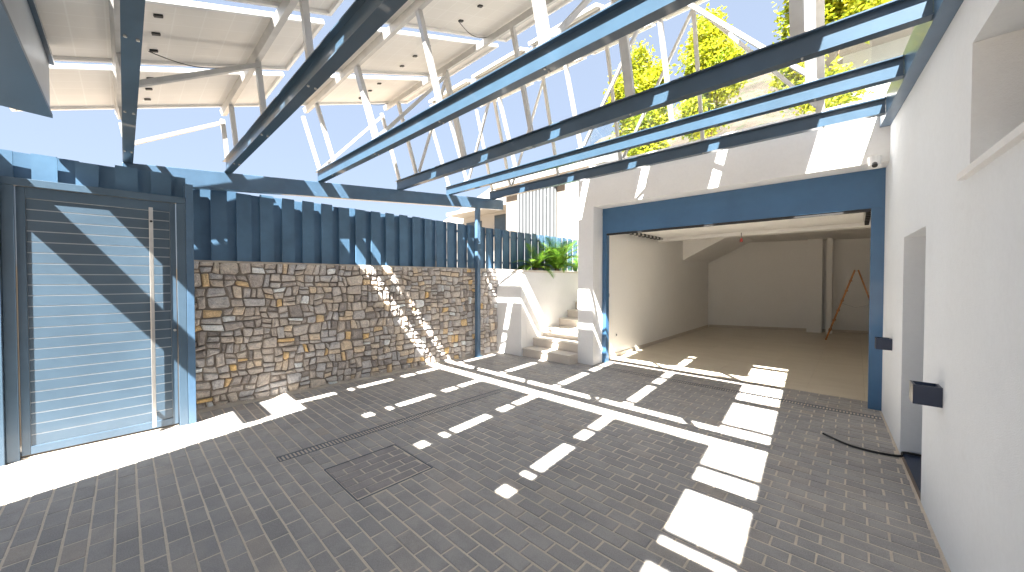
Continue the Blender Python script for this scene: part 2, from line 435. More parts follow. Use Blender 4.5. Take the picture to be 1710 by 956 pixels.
def stone(mb, y0, y1, z0, z1, tone):
    gap = random.uniform(.0015, .006)
    y0 += gap; y1 -= gap; z0 += gap; z1 -= gap
    wd, ht = y1 - y0, z1 - z0; c = min(wd, ht)
    cs = [c * random.uniform(.08, .32) for _ in range(4)]
    pts = []
    for k, (cy_, cz_, sy, sz) in enumerate(((y0, z0, 1, 1), (y1, z0, -1, 1), (y1, z1, -1, -1), (y0, z1, 1, -1))):
        a = (cy_ + sy * cs[k] * random.uniform(.6, 1.2), cz_ + random.uniform(0, .006) * sz); b_ = (cy_ + random.uniform(0, .006) * sy, cz_ + sz * cs[k] * random.uniform(.6, 1.2))
        m_ = ((a[0] + b_[0] + cy_ * .7) / 2.7, (a[1] + b_[1] + cz_ * .7) / 2.7)
        pts += [b_, m_, a] if k in (0, 2) else [a, m_, b_]
    pts = [warp(*p) for p in pts]
    cy_ = sum(p[0] for p in pts) / 12; cz_ = sum(p[1] for p in pts) / 12
    pr = -5.583 + random.uniform(-.02, .018); tx = random.uniform(-.06, .06); tz = random.uniform(-.08, .08)
    n = len(mb.v)
    def ring(s, dx, jit=0): 
        for p in pts:
            yy, zz = cy_ + (p[0] - cy_) * s, cz_ + (p[1] - cz_) * s
            mb.v.append((pr + dx + (yy - cy_) * tx + (zz - cz_) * tz + random.uniform(-jit, jit), yy, zz))
    ring(1, -.07); ring(1, -.02, .004); ring(.9, -.004, .004); ring(.55, .008, .007)
    mb.v.append((pr + .006 + random.uniform(-.004, .004), cy_, cz_))
    for r in range(3):
        for k in range(12):
            a, b_ = n + r * 12 + k, n + r * 12 + (k + 1) % 12
            mb.f.append((a, b_, b_ + 12, a + 12)); mb.t.append(tone)
    for k in range(12): mb.f.append((n + 36 + k, n + 36 + (k + 1) % 12, n + 48)); mb.t.append(tone)
def ssize(s):
    d = (Vector((-5.58, (s[0] + s[1]) / 2, s[2])) - Vector((0, 0, H))).dot(_F); return (s[1] - s[0]) * (s[3] - s[2]) * 5.58 / d ** 3
stones.sort(key=ssize, reverse=True)
rest = MB()
for i, s in enumerate(stones):
    r = random.random()
    big = (s[1] - s[0]) * (s[3] - s[2]) > .02
    tone = random.uniform(0, .25) if r < .18 else random.uniform(.25, .6) if r < .62 else random.uniform(.55, .66) if r < .78 else random.uniform(.7, .8) if r < .92 else random.uniform(.84, .94) if r < .972 else 1.0
    if i < 300:
        mb = MB(); stone(mb, *s, tone); mb.build('stone', 'stone', sw, origin=(-5.585, (s[0] + s[1]) / 2, (s[2] + s[3]) / 2), smooth=False)
    else: stone(rest, *s, tone)
if rest.v: rest.build('small_stones', 'stone', sw, kind='stuff')
mb = MB(); yy = WALL_Y0
while yy < WALL_Y1 - .01:
    y1 = min(WALL_Y1, yy + random.uniform(.5, .9)); mb.box(-5.95, -5.60, yy, y1, WALL_Z - .012, WALL_Z + .012); yy = y1
mb.build('mortar_cap', 'concrete', sw)
mb = MB().hexa([(-5.66, WALL_Y0, -.03), (-5.50, WALL_Y0, -.03), (-5.50, WALL_Y1, -.03), (-5.66, WALL_Y1, -.03), (-5.66, WALL_Y0, .05), (-5.52, WALL_Y0, .006), (-5.52, WALL_Y1, .006), (-5.66, WALL_Y1, .05)]).build('mortar_foot', 'concrete', sw)

# fences: board on board, every board a part
def fence(x, y0, y1, z0, z1, label, front=.15, pitch=.248, dy=0, along='y', lim=None):
    base = (x, (y0 + y1) / 2, z0) if along == 'y' else ((y0 + y1) / 2, x, z0)
    o = empty('board_fence', base, label, 'fence')
    t = y0; i = 0
    def put(name, a0, a1, d0, d1, za, zb):
        jz = random.uniform(-.012, .012); r = random.uniform(-.004, .004)
        if along == 'y': p = [(x + d0, a0, za), (x + d1, a0, za), (x + d1 + r, a1, za), (x + d0 + r, a1, za)]
        else: p = [(a0, x + d0, za), (a1, x + d0, za), (a1, x + d1 + r, za), (a0, x + d1 + r, za)]
        MB().hexa(p + [(q[0], q[1], zb + jz) for q in p]).build(name, 'fence_blue', o)
    while t < y1 - .05:
        f = front * random.uniform(.96, 1.05)
        put('board', t, min(t + f, y1), -.022, 0, z0, z1)
        if t + pitch < y1: put('board', t + f - .012, t + pitch + .021, -.072, -.055, z0, z1 + .004)
        t += pitch
    for zz in (z0 + .12, z1 - .16):
        if along == 'y': box('rail', 'blue_beam', o, x - .115, x - .0735, y0, y1, zz, zz + .04)
        else: box('rail', 'blue_beam', o, y0, y1, x - .062, x - .023, zz, zz + .04)
    return o
fence(-5.62, 0.47, 10.0, WALL_Z + .013, 2.635, 'long blue board fence standing on top of the rubble stone wall')
fence(-5.30, -0.80, 0.46, 2.42, 2.66, 'short blue board fence strip directly above the gate', front=.15, pitch=.25)

# gate
GX = -5.2
ga = empty('metal_gate', (GX, -.12, 0), 'blue grey metal gate with horizontal boards and tall steel pull bar', 'gate')
gy0, gy1 = -.625, .375
mb = MB()
for (a, b_, c, d) in ((gy0, gy0 + .05, .03, 2.343), (gy1 - .045, gy1, .03, 2.343), (gy0 + .05, gy1 - .045, .03, .10), (gy0 + .05, gy1 - .045, 2.25, 2.343)):
    mb.box(GX - .05, GX + .006, a, b_, c, d)
mb.build('leaf_frame', 'gate_frame', ga, bevel=.003)
box('backing', 'gate_back', ga, GX - .03, GX - .0085, gy0 + .05, gy1 - .045, .10, 2.25)
z = .102; sl = (2.248 - .102) / 23
for i in range(23):
    MB().box(GX - .0083, GX - .0065, gy0 + .052, gy1 - .047, z + .004, z + sl - .004).build('slat', 'gate_blue', ga); z += sl
hb = MB().bar((GX + .05, .19, .06), (GX + .05, .19, 2.27), .034, .03).build('pull_bar', 'steel', ga, bevel=.003)
for zz in (.2, 1.2, 2.1): MB().box(GX - .003, GX + .036, .178, .202, zz, zz + .024).build('standoff', 'steel', hb)
MB().tube([(GX + .066, .19, 2.13), (GX + .074, .19, 2.13)], .011, 12).build('lock', 'black', hb)
MB().tube([(GX + .0065, .355, 1.02), (GX + .03, .355, 1.02)], .012, 10).build('bolt', 'steel', ga)
box('threshold', 'concrete', ga, GX - .09, GX + .01, gy0, gy1, -.01, .012)
gfm = empty('gate_frame', (GX, -.13, 0), 'blue steel frame of two posts and header around the gate', 'gate frame')
box('post', 'gate_frame', gfm, GX - .07, GX + .03, -.70, gy0 - .006, 0, 2.345, bevel=.003)
box('post', 'gate_frame', gfm, GX - .07, GX + .03, gy1 + .006, gy1 + .075, 0, 2.345, bevel=.003)
box('header', 'gate_frame', gfm, GX - .07, GX + .035, -.70, gy1 + .075, 2.346, 2.41, bevel=.003)
gp = box('gate_pillar', 'gate_frame', None, GX - .09, GX + .06, -.98, -.702, 0, 2.40, bevel=.004, origin=(GX, -.84, 0))
tag(gp, 'wide blue metal pillar at the left edge next to the gate', 'pillar')
p = box('corner_post', 'blue_beam', None, -5.30, -5.17, .452, .515, 0, 2.56, bevel=.003, origin=(-5.235, .48, 0))
tag(p, 'dark blue square post between the gate and the stone wall', 'post')

# white planter wall beside the stairs
pl = empty('planter_wall', (-5.2, 7.3, 0), 'white rendered planter wall between the stone wall and the stairs', 'planter')
box('wall', 'white_wall', pl, -5.5, -4.9, 5.47, 5.62, -.02, 1.70, bevel=.006)
box('wall', 'white_wall', pl, -5.05, -4.9, 5.6205, 9.6, -.02, 1.70)
box('wall', 'white_wall', pl, -5.95, -5.501, 5.472, 5.62, -.02, 1.70)
box('coping', 'step_stone', pl, -5.52, -4.885, 5.455, 5.63, 1.7005, 1.74, bevel=.004)
box('coping', 'step_stone', pl, -5.06, -4.885, 5.6305, 9.6, 1.7005, 1.74)
box('soil_bed', 'soil', pl, -5.59, -5.0505, 5.621, 9.6, 1.2, 1.69)

# stairs
stv = empty('staircase', (-4.3, 6.5, 0), 'beige stone steps climbing between white planter wall and garage', 'stairs')
NS = 9
for i in range(NS):
    y0 = 5.52 + .33 * i
    if i >= 3: y0 += .25
    y1 = (5.52 + .33 * (i + 1) + (.25 if i + 1 >= 3 else 0)) if i < NS - 1 else 10
    box('step', 'step_stone', stv, -4.899, -3.762, y0, y1 + .02, -.03 if i < 2 else .168 * (i - 1), .168 * (i + 1) - .0305)
    box('tread', 'step_stone', stv, -4.899, -3.762, y0 - .022, y1 + .001 - .022, .168 * (i + 1) - .03, .168 * (i + 1), bevel=.005)

# cycads
def cycad(x, y, z, n, L, label, seed):
    rnd = random.Random(seed)
    o = empty('cycad', (x, y, z), label, 'plant', None)
    MB().tube([(x, y, z - .03), (x, y, z + .12)], .07, 10, .05).build('trunk', 'bark', o)
    for k in range(n):
        az = 2 * math.pi * k / n * 2.4 + rnd.uniform(-.2, .2); el = rnd.uniform(.35, 1.35); ln = L * rnd.uniform(.75, 1.1)
        mb = MB(); p = Vector((x, y, z + .1)); d = Vector((math.cos(az) * math.cos(el), math.sin(az) * math.cos(el), math.sin(el)))
        S = 16; step = ln / S
        for s in range(S):
            q = p + d * step; side = d.cross(Vector((0, 0, 1))).normalized(); up = side.cross(d)
            t = (s + .5) / S; lw = L * .30 * math.sin(math.pi * min(1, .12 + t * .9)) ** .6
            tone = rnd.uniform(.2, 1)
            for sg in (-1, 1):
                for h_ in (0, .5):
                    b0 = p + d * step * h_; tip = b0 + side * sg * lw * .8 + d * lw * .55 + up * lw * .18
                    mb.face([b0, b0 + d * step * .42, tip], tone)
            mb.face([p + side * .006, q + side * .005, q - side * .005, p - side * .006], .3)
            p = q; d = (d + Vector((0, 0, -.075 - .05 * rnd.random()))).normalized()
        mb.build('frond', 'cycad_leaf', o)
cycad(-5.25, 7.15, 1.69, 30, 1.0, 'larger bright green cycad beside the garage corner', 1)
cycad(-5.25, 6.35, 1.69, 22, .68, 'smaller spiky cycad in the planter nearer the stone wall', 2)
cycad(-5.32, 8.3, 1.69, 16, .62, 'cycad half hidden at the rear end of the planter', 3)

# ================================================================== GARAGE
ge = empty('garage', (-1.6, 9, 0), 'white garage with blue framed open doorway and terrace on its roof', 'garage')
box('wall', 'white_wall', ge, -3.76, -3.44, 5.775, 6.20, -.02, 3.50)
box('lintel', 'white_wall', ge, -3.4395, 1.2, 5.775, 6.20, 2.855, 3.50)
box('wall', 'white_wall', ge, 0.25, 1.2, 5.777, 6.20, -.02, 2.8545)
box('wall', 'inner_wall', ge, -3.76, -3.50, 6.2005, 13.0, -.02, 3.20)
MB().hexa([(-3.76, 13.001, -.02), (1.3, 15.0, -.02), (1.3, 15.3, -.02), (-3.76, 13.3, -.02), (-3.76, 13.001, 3.2), (1.3, 15.0, 3.2), (1.3, 15.3, 3.2), (-3.76, 13.3, 3.2)]).build('wall', 'inner_wall', ge)
box('wall', 'inner_wall', ge, 1.0005, 1.2, 6.2005, 15.3, -.02, 3.20)
MB().hexa([(-1.05, 13.72, 0), (-.72, 13.85, 0), (-.72, 14.4, 0), (-1.05, 14.3, 0), (-1.05, 13.72, 2.8), (-.72, 13.85, 2.8), (-.72, 14.4, 2.8), (-1.05, 14.3, 2.8)]).build('pillar', 'inner_wall', ge)
MB().hexa([(-.62, 13.7, 0), (-.5, 13.75, 0), (-.5, 14.4, 0), (-.62, 14.3, 0), (-.62, 13.7, 2.8), (-.5, 13.75, 2.8), (-.5, 14.4, 2.8), (-.62, 14.3, 2.8)]).build('pillar', 'inner_wall', ge)
box('roof_slab', 'inner_wall', ge, -3.76, 1.2, 6.2005, 15.3, 3.201, 3.42)
box('terrace_floor', 'step_stone', ge, -3.76, 3.0, 6.2005, 15.3, 3.4205, 3.46)
box('ceiling_beam', 'inner_wall', ge, -3.4995, 1.0, 8.85, 9.15, 2.47, 3.2)
mb = MB()
cl = box('ceiling', 'ceil_tile', ge, -3.4995, 1.0, 9.1505, 14.9, 2.735, 2.78)
yy = 9.16
while yy < 14.2:
    xx = -3.41
    while xx < .95:
        box('ceiling_tile', 'ceil_tile', cl, xx + .006, min(xx + .6, .99) - .006, yy + .006, yy + .594, 2.722, 2.734); xx += .6
    yy += .6
mb = MB(); tri = [(-3.4995, 2.08), (-2.25, 2.7345), (-3.4995, 2.7345)]
mb.v = [(x, 10.6, z) for x, z in tri] + [(x, 13.0, z) for x, z in tri]; mb.f = [(0, 1, 2), (5, 4, 3), (0, 3, 4, 1), (1, 4, 5, 2), (2, 5, 3, 0)]; mb.t = [.5] * 5
mb.build('stair_soffit', 'inner_wall', ge)
# skirting
box('skirting', 'step_stone', ge, -3.4995, -3.485, 6.35, 13.0, .002, .075)
MB().hexa([(-3.484, 13.092, .002), (.99, 14.860, .002), (.99, 14.875, .002), (-3.484, 13.108, .002), (-3.484, 13.092, .075), (.99, 14.860, .075), (.99, 14.875, .075), (-3.484, 13.108, .075)]).build('skirting', 'step_stone', ge)
# door frame
dfm = empty('garage_door_frame', (-1.5, 6.0, 0), 'dark blue steel frame and deep header around the garage opening', 'door frame')
box('header', 'garage_blue', dfm, -3.439, .249, 6.10, 6.16, 2.395, 2.8545, bevel=.003)
box('jamb', 'garage_blue', dfm, -3.439, -3.36, 6.098, 6.21, 0, 2.3945, bevel=.003)
box('jamb', 'garage_blue', dfm, .118, .249, 6.098, 6.21, 0, 2.3945, bevel=.003)
box('seal', 'black', dfm, -3.359, .117, 6.11, 6.145, 2.36, 2.3945)
gd = empty('overhead_door', (-1.5, 7.3, 2.4), 'white sectional door rolled up flat under the garage ceiling', 'garage door')
yy = 6.26
for k in range(5):
    box('section', 'inner_wall', gd, -3.32, .07, yy, yy + .495, 2.53, 2.57, bevel=.004); yy += .50
for xs in (-3.36, .115):
    mb = MB().box(xs - .02, xs + .02, 6.23, 8.75, 2.48, 2.52); mb.build('track', 'galv', gd)
    for k in range(9): MB().box(xs - .026, xs + .026, 6.9 + .2 * k, 6.98 + .2 * k, 2.465, 2.528).build('track_bracket', 'black', gd)
# things in the garage
o = empty('switch', (-3.495, 6.42, 1.25), 'small grey switch box on the left inner garage wall', 'switch')
box('plate', 'white_plastic', o, -3.4995, -3.485, 6.38, 6.46, 1.18, 1.31, bevel=.003); box('button', 'drain_metal', o, -3.4845, -3.478, 6.40, 6.44, 1.215, 1.275)
o = empty('socket', (-3.495, 6.75, .45), 'white power socket low on the left inner garage wall', 'socket')
box('plate', 'white_plastic', o, -3.4995, -3.487, 6.71, 6.79, .40, .48, bevel=.003); MB().tube([(-3.4865, 6.75, .44), (-3.482, 6.75, .44)], .022, 14).build('insert', 'drain_metal', o)
o = empty('bulb_holder', (-1.75, 8.8, 2.47), 'red and black bare bulb holder hanging from the garage ceiling beam', 'lamp')
MB().tube([(-1.75, 8.8, 2.52), (-1.75, 8.8, 2.40)], .006, 8).build('cord', 'black', o)
MB().tube([(-1.75, 8.8, 2.40), (-1.75, 8.8, 2.36), (-1.75, 8.8, 2.33)], .022, 12, .03).build('holder', 'red_plastic', o)
la = empty('step_ladder', (0.0, 12.4, 0), 'folding wooden stepladder opened against the back of the garage', 'ladder')
for yo in (-.2, .25):
    MB().bar((-.55, 12.45 + yo, .012), (-.03, 12.4 + yo * .75, 1.78), .035, .10, (0, 1, 0)).build('rail', 'wood', la)
    MB().bar((.55, 12.45 + yo, .012), (.03, 12.4 + yo * .75, 1.78), .03, .09, (0, 1, 0)).build('rail', 'wood', la)
for k in range(1, 7):
    t = k / 7; xx = -.55 + .52 * t; MB().box(xx - .03, xx + .03, 12.24 + .05 * t, 12.69 - .04 * t, 1.75 * t, 1.75 * t + .025).build('rung', 'wood', la)
MB().tube([(0, 12.22, 1.76), (0, 12.61, 1.76)], .02, 10).build('hinge', 'galv', la)
MB().tube([(-.25, 12.27, .95), (0, 12.27, .86), (.25, 12.27, .95)], .006, 6).build('stay', 'galv', la)

# parapet coping and glass balustrade on the roof
box('coping', 'white_wall', ge, -3.775, 1.2, 5.76, 6.10, 3.5005, 3.565, bevel=.004)
ba = empty('glass_balustrade', (-1.6, 5.95, 3.565), 'clear glass balustrade in a white rail on the garage roof edge', 'balustrade')
box('rail', 'alu', ba, -3.62, .55, 5.90, 5.98, 3.566, 3.63)
xx = -3.60
for k in range(4):
    box('pane', 'glass', ba, xx, xx + 1.0, 5.934, 5.946, 3.6305, 4.55); xx += 1.02

# ================================================================== RIGHT HOUSE WALL
hw = empty('house_wall', (.45, 1.5, 0), 'white stucco house wall along the right side with deep window recess', 'wall')
def zt(y): return 2.97 + .078 * y
def wallbox(name, y0, y1, z0, z1, mat='house_wall', dx0=0, dx1=.34, parent=None):
    a0, a1, b0, b1 = wx(y0) + dx0, wx(y0) + dx1, wx(y1) + dx0, wx(y1) + dx1
    za = zt(y0) if z1 is None else z1; zb = zt(y1) if z1 is None else z1
    return MB().hexa([(a0, y0, z0), (a1, y0, z0), (b1, y1, z0), (b0, y1, z0), (a0, y0, za), (a1, y0, za), (b1, y1, zb), (b0, y1, zb)]).build(name, mat, parent or hw)
WY0, WY1, WZ0, WZ1 = 1.35, 2.82, 2.065, 2.69
DY0, DY1, DZ = 3.80, 4.72, 1.92
wallbox('wall', -3.0, WY0, -.02, None)
wallbox('wall', WY0, WY1, -.02, WZ0); wallbox('wall', WY0, WY1, WZ1, None)
wallbox('wall', WY1, DY0, -.02, None)
wallbox('wall', DY0, DY1, DZ, None)
wallbox('wall', DY1, 5.776, -.02, None)
MB().hexa([(wx(5.777), 5.777, -.02), (.2495, 5.777, -.02), (.2495, 6.097, -.02), (wx(6.097), 6.097, -.02), (wx(5.777), 5.777, 2.854), (.2495, 5.777, 2.854), (.2495, 6.097, 2.854), (wx(6.097), 6.097, 2.854)]).build('return', 'house_wall', hw)
wn = wallbox('window', WY0 + .04, WY1 - .001, WZ0 + .03, WZ1 - .001, 'window_glass', .27, .30)
wallbox('window_frame', WY0 + .001, WY0 + .04, WZ0 + .03, WZ1 - .001, 'gate_frame', .255, .31, wn)
wallbox('sill', WY0 - .05, WY1 + .06, WZ0 - .02, WZ0 + .012, 'white_wall', -.03, .26)
dr = wallbox('door', DY0 + .001, DY1 - .001, .03, DZ - .001, 'navy', .26, .30)
MB().bar((wx(4.0) + .22, 3.95, .95), (wx(4.0) + .22, 4.08, .95), .02, .02).build('handle', 'steel', dr)
wallbox('threshold', DY0 + .002, DY1 - .002, -.02, .025, 'navy', .01, .26)

def sconce(name, y, z, label):
    o = empty('wall_light', (wx(y), y, z), label, 'wall light', 'boxy wall lights on the house wall')
    def pc(nm, d0, d1, ya, yb, za, zb, mat):
        MB().hexa([(wx(ya) + d0, ya, za), (wx(ya) + d1, ya, za), (wx(yb) + d1, yb, za), (wx(yb) + d0, yb, za), (wx(ya) + d0, ya, zb), (wx(ya) + d1, ya, zb), (wx(yb) + d1, yb, zb), (wx(yb) + d0, yb, zb)]).build(nm, mat, o)
    pc('shade', -.118, -.106, y - .06, y + .06, z, z + .115, 'navy')
    pc('side', -.106, -.001, y - .06, y - .05, z, z + .115, 'navy')
    pc('side', -.106, -.001, y + .05, y + .06, z, z + .115, 'navy')
    pc('back_plate', -.012, -.001, y - .05, y + .05, z, z + .115, 'navy')
    pc('lens', -.105, -.0125, y - .0495, y + .0495, z + .02, z + .09, 'white_plastic')
sconce('wall_light', 3.30, .805, 'navy box wall light on the house wall nearest the camera')
sconce('wall_light', 5.36, .832, 'navy box wall light on the house wall beside the garage jamb')

sc = empty('security_camera', (.13, 5.72, 2.85), 'white dome security camera at the top right corner of garage', 'security camera')
MB().box(.07, .19, 5.72, 5.7745, 2.84, 2.90).build('mount', 'white_plastic', sc, bevel=.01)
MB().tube([(.13, 5.70, 2.90), (.13, 5.69, 2.86), (.13, 5.67, 2.79)], .055, 18, .05).build('housing', 'white_plastic', sc, smooth=False, bevel=.008)
MB().tube([(.13, 5.655, 2.82), (.13, 5.60, 2.785)], .024, 14).build('lens', 'black', sc)

pts = [Vector(p) for p in ((-.22, 4.74, .02), (-.06, 4.615, .012), (.06, 4.575, .011), (.17, 4.575, .011), (.30, 4.62, .012), (wx(4.65) + .02, 4.66, .036), (wx(4.65) + .18, 4.68, .037), (wx(4.65) + .25, 4.69, .05))]
sm = []
for i in range(len(pts) - 1):
    p0, p1, p2, p3 = pts[max(i - 1, 0)], pts[i], pts[i + 1], pts[min(i + 2, len(pts) - 1)]
    for k in range(5):
        t = k / 5; sm.append(.5 * ((2 * p1) + (p2 - p0) * t + (2 * p0 - 5 * p1 + 4 * p2 - p3) * t * t + (3 * p1 - p0 - 3 * p2 + p3) * t ** 3))
sm.append(pts[-1])
tag(MB().tube(sm, .010, 8).build('cable', 'black', None, smooth=True), 'loose black cable lying on the pavers by the door recess', 'cable')

# ================================================================== PERGOLA
pg = empty('pergola', (-2.7, 2.8, 0), 'blue steel pergola of six joists spanning from fence to house wall', 'pergola')
def jz(y): return 2.745 + .0876 * y          # underside of joists
JY = [0.04, 0.865, 1.90, 3.125, 4.13, 5.235]
JH, JW = .155, .075
XL = -5.57
for y in JY:
    z = jz(y); xr = wx(y) - .085
    mb = MB(); tf = .009
    mb.box(XL, xr, y - JW / 2, y + JW / 2, z, z + tf); mb.box(XL, xr, y - JW / 2, y + JW / 2, z + JH - tf, z + JH)
    mb.box(XL, xr, y - .004, y + .004, z + tf, z + JH - tf)
    j = mb.build('joist', 'blue_steel', pg)
    for xb in (-5.0, -3.83, -2.65, -1.5, -.3):
        for s in (-1, 1):
            MB().tube([(xb + .02, y + s * .022, z - .008), (xb + .02, y + s * .022, z)], .008, 6).build('bolt', 'galv', j)
# left edge beam, slanting upwards like the joists
def slant(name, mat, x0, x1, y0, y1, d0, d1, bevel=0):
    return MB().hexa([(x0, y0, jz(y0) + d0), (x1, y0, jz(y0) + d0), (x1, y1, jz(y1) + d0), (x0, y1, jz(y1) + d0), (x0, y0, jz(y0) + d1), (x1, y0, jz(y0) + d1), (x1, y1, jz(y1) + d1), (x0, y1, jz(y1) + d1)]).build(name, mat, pg, bevel=bevel)
slant('edge_beam', 'blue_beam', -5.555, -5.455, 0.0, 5.52, -.205, -.001, bevel=.004)
y0, y1 = -.3, 5.765
MB().hexa([(wx(y0) - .084, y0, jz(y0) - .02), (wx(y0) - .001, y0, jz(y0) - .02), (wx(y1) - .001, y1, jz(y1) - .02), (wx(y1) - .084, y1, jz(y1) - .02), (wx(y0) - .084, y0, jz(y0) + .2), (wx(y0) - .001, y0, jz(y0) + .2), (wx(y1) - .001, y1, jz(y1) + .2), (wx(y1) - .084, y1, jz(y1) + .2)]).build('wall_beam', 'blue_beam', pg)
box('post', 'blue_beam', pg, -5.545, -5.465, 4.80, 4.88, 0, jz(4.84) - .204, bevel=.003)
box('base_plate', 'blue_beam', pg, -5.58, -5.43, 4.765, 4.915, .006, .014)

# solar rack: purlins, posts, braces
PK = .365
def pz(y): return 3.213 + PK * y             # underside of the panels
rk = empty('solar_array', (-2.6, 2.4, 2.9), 'tilted array of white-backed solar panels on a galvanised rack over the pergola', 'solar array')
PUR = [(-.02, 0), (.80, 1), (1.67, 2), (2.80, 3), (3.65, 4), (4.78, 5)]
PX = [-5.49, -4.98, -3.82, -2.65, -1.49, -.31]
nrm = Vector((0, -PK, 1)).normalized(); ydir = Vector((0, 1, PK)).normalized()
for (y, j) in PUR:
    z = pz(y)
    c0 = Vector((0, y, z)) - nrm * .032
    MB().bar((-5.36, c0.y, c0.z), (.62, c0.y, c0.z), .05, .06, nrm).build('purlin', 'galv', rk)
    jb = jz(JY[j]) + JH
    for i, x in enumerate(PX):
        wd = .075 if (i in (2, 4) and j in (2, 3)) or i == 5 else .042
        top = Vector((x, c0.y + .01, c0.z - .03)); bot = Vector((x, JY[j], jb + .006))
        if i == 0 and y > .5: top.y += .0
        p = MB().bar(bot, top, wd, .042, (0, 1, 0)).build('post', 'galv', rk)
        MB().box(x - .05, x + .05, JY[j] - .034, JY[j] + .034, jb + .0005, jb + .0065).build('foot_plate', 'galv', p)
    # braces along the joist
    if j >= 3:
        for i in ((1, 3) if j == 5 else (1,)  if j == 3 else (1, 3)):
            MB().bar((PX[i] + .03, JY[j] + .03, jb + .05), (PX[i + 1] - .02, c0.y + .045, c0.z - .07), .035, .03, (0, 1, 0)).build('brace', 'galv', rk)
    if j in (4, 5):
        MB().bar((PX[4] + .02, c0.y - .045, c0.z - .07), (PX[5] - .03, JY[j] - .03, jb + .08), .035, .04, (0, 1, 0)).build('brace', 'galv', rk)
for (j0, k1) in ((0, 1), (2, 3)):
    for x in (PX[0] + .035, PX[2] + .035, PX[4] + .035):
        yt = PUR[k1][0] - .0
        MB().bar((x, JY[j0] + .02, jz(JY[j0]) + JH + .04), (x, yt + .03, pz(yt) - .10), .035, .045, (1, 0, 0)).build('brace', 'galv', rk)

# panels: five along X, three along the slope
PWD, PGAP, PX0 = .97, .13, -5.25
rows = [(-.64, 1.15, 'nearest the gate'), (1.56, 3.135, 'of the middle bank'), (3.54, 5.115, 'of the bank nearest the garage')]
orde = ['first', 'second', 'third', 'fourth', 'fifth']
def pp(x, y, d): return Vector((x, y, pz(y))) + nrm * d
for (ya, yb, rn) in rows:   # each panel: aluminium frame, backsheet, glass face, junction boxes, lead
    for i in range(5):
        x0 = PX0 + i * (PWD + PGAP); x1 = x0 + PWD
        
        L = (yb - ya) * math.sqrt(1 + PK * PK); fw = .028; dy = fw / math.sqrt(1 + PK * PK)
        mb = MB()
        def slab(mb, xa, xb, y0_, y1_, d0, d1):
            mb.hexa([pp(xa, y0_, d0), pp(xb, y0_, d0), pp(xb, y1_, d0), pp(xa, y1_, d0), pp(xa, y0_, d1), pp(xb, y0_, d1), pp(xb, y1_, d1), pp(xa, y1_, d1)]); return mb
        slab(mb, x0, x1, ya, ya + dy, 0, .035); slab(mb, x0, x1, yb - dy, yb, 0, .035)
        slab(mb, x0, x0 + fw, ya + dy, yb - dy, 0, .035); slab(mb, x1 - fw, x1, ya + dy, yb - dy, 0, .035)
        o = mb.build('solar_panel', 'alu', rk, origin=pp((x0 + x1) / 2, (ya + yb) / 2, 0))
        slab(MB(), x0 + fw, x1 - fw, ya + dy, yb - dy, .024, .027).build('backsheet', 'backsheet', o)
        slab(MB(), x0 + fw, x1 - fw, ya + dy, yb - dy, .0275, .034).build('glass_face', 'cells', o)
        ym = ya + (yb - ya) * .46
        for k, xx in enumerate((x0 + .22, x0 + .50, x0 + .76)):
            slab(MB(), xx - .014, xx + .014, ym - .022, ym + .022, .012, .0238).build('junction_box', 'black', o)
        if (i + int(ya * 3)) % 2 == 0:
            P0 = pp(x0 + .22, ym - .03, .012); P1 = pp(x0 + .04, ym + .55, .006)
            cps = []
            for k in range(11):
                t = k / 10; q = P0.lerp(P1, t); q = q + Vector((-.03, .0, -.05)) * math.sin(math.pi * t); cps.append(q)
            MB().tube(cps, .0035, 6).build('lead', 'black', o)

# porch roof at upper left: dark soffit, light fascia
cp = empty('porch_roof', (-1.7, -1.2, 2.64), 'flat porch roof with grey fascia and blue soffit at the upper left', 'roof')
def prism(name, mat, poly, z0, z1, parent):
    mb = MB(); n = len(poly)
    mb.v = [(x, y, z0) for x, y in poly] + [(x, y, z1) for x, y in poly]
    mb.f = [tuple(reversed(range(n))), tuple(range(n, 2 * n))] + [(i, (i + 1) % n, n + (i + 1) % n, n + i) for i in range(n)]; mb.t = [.5] * len(mb.f)
    return mb.build(name, mat, parent)
XC, YC = -3.97, -.318
prism('soffit', 'canopy_soffit', [(XC, YC), (-2.75, -5.0), (wx(-5) - .002, -5.0), (wx(YC) - .002, YC)], 2.64, 2.665, cp)
prism('roof_slab', 'canopy_fascia', [(XC + .01, YC - .01), (-2.74, -4.99), (wx(-4.99) - .003, -4.99), (wx(YC) - .003, YC - .01)], 2.6655, 3.00, cp)
prism('trim', 'blue_steel', [(XC - .012, YC + .012), (-2.76, -5.01), (wx(-5) - .002, -5.01), (wx(YC) - .002, YC + .012)], 3.0005, 3.03, cp)
tag(box('shadow_beam', 'blue_beam', None, -5.5, XC - .02, -1.0, -.88, 2.60, 2.86, origin=(-4.7, -.94, 2.6)), 'unseen blue beam added to cast the shadow band on the gate', 'beam')  # out-of-view beam, added to throw the shadow band across gate and paving

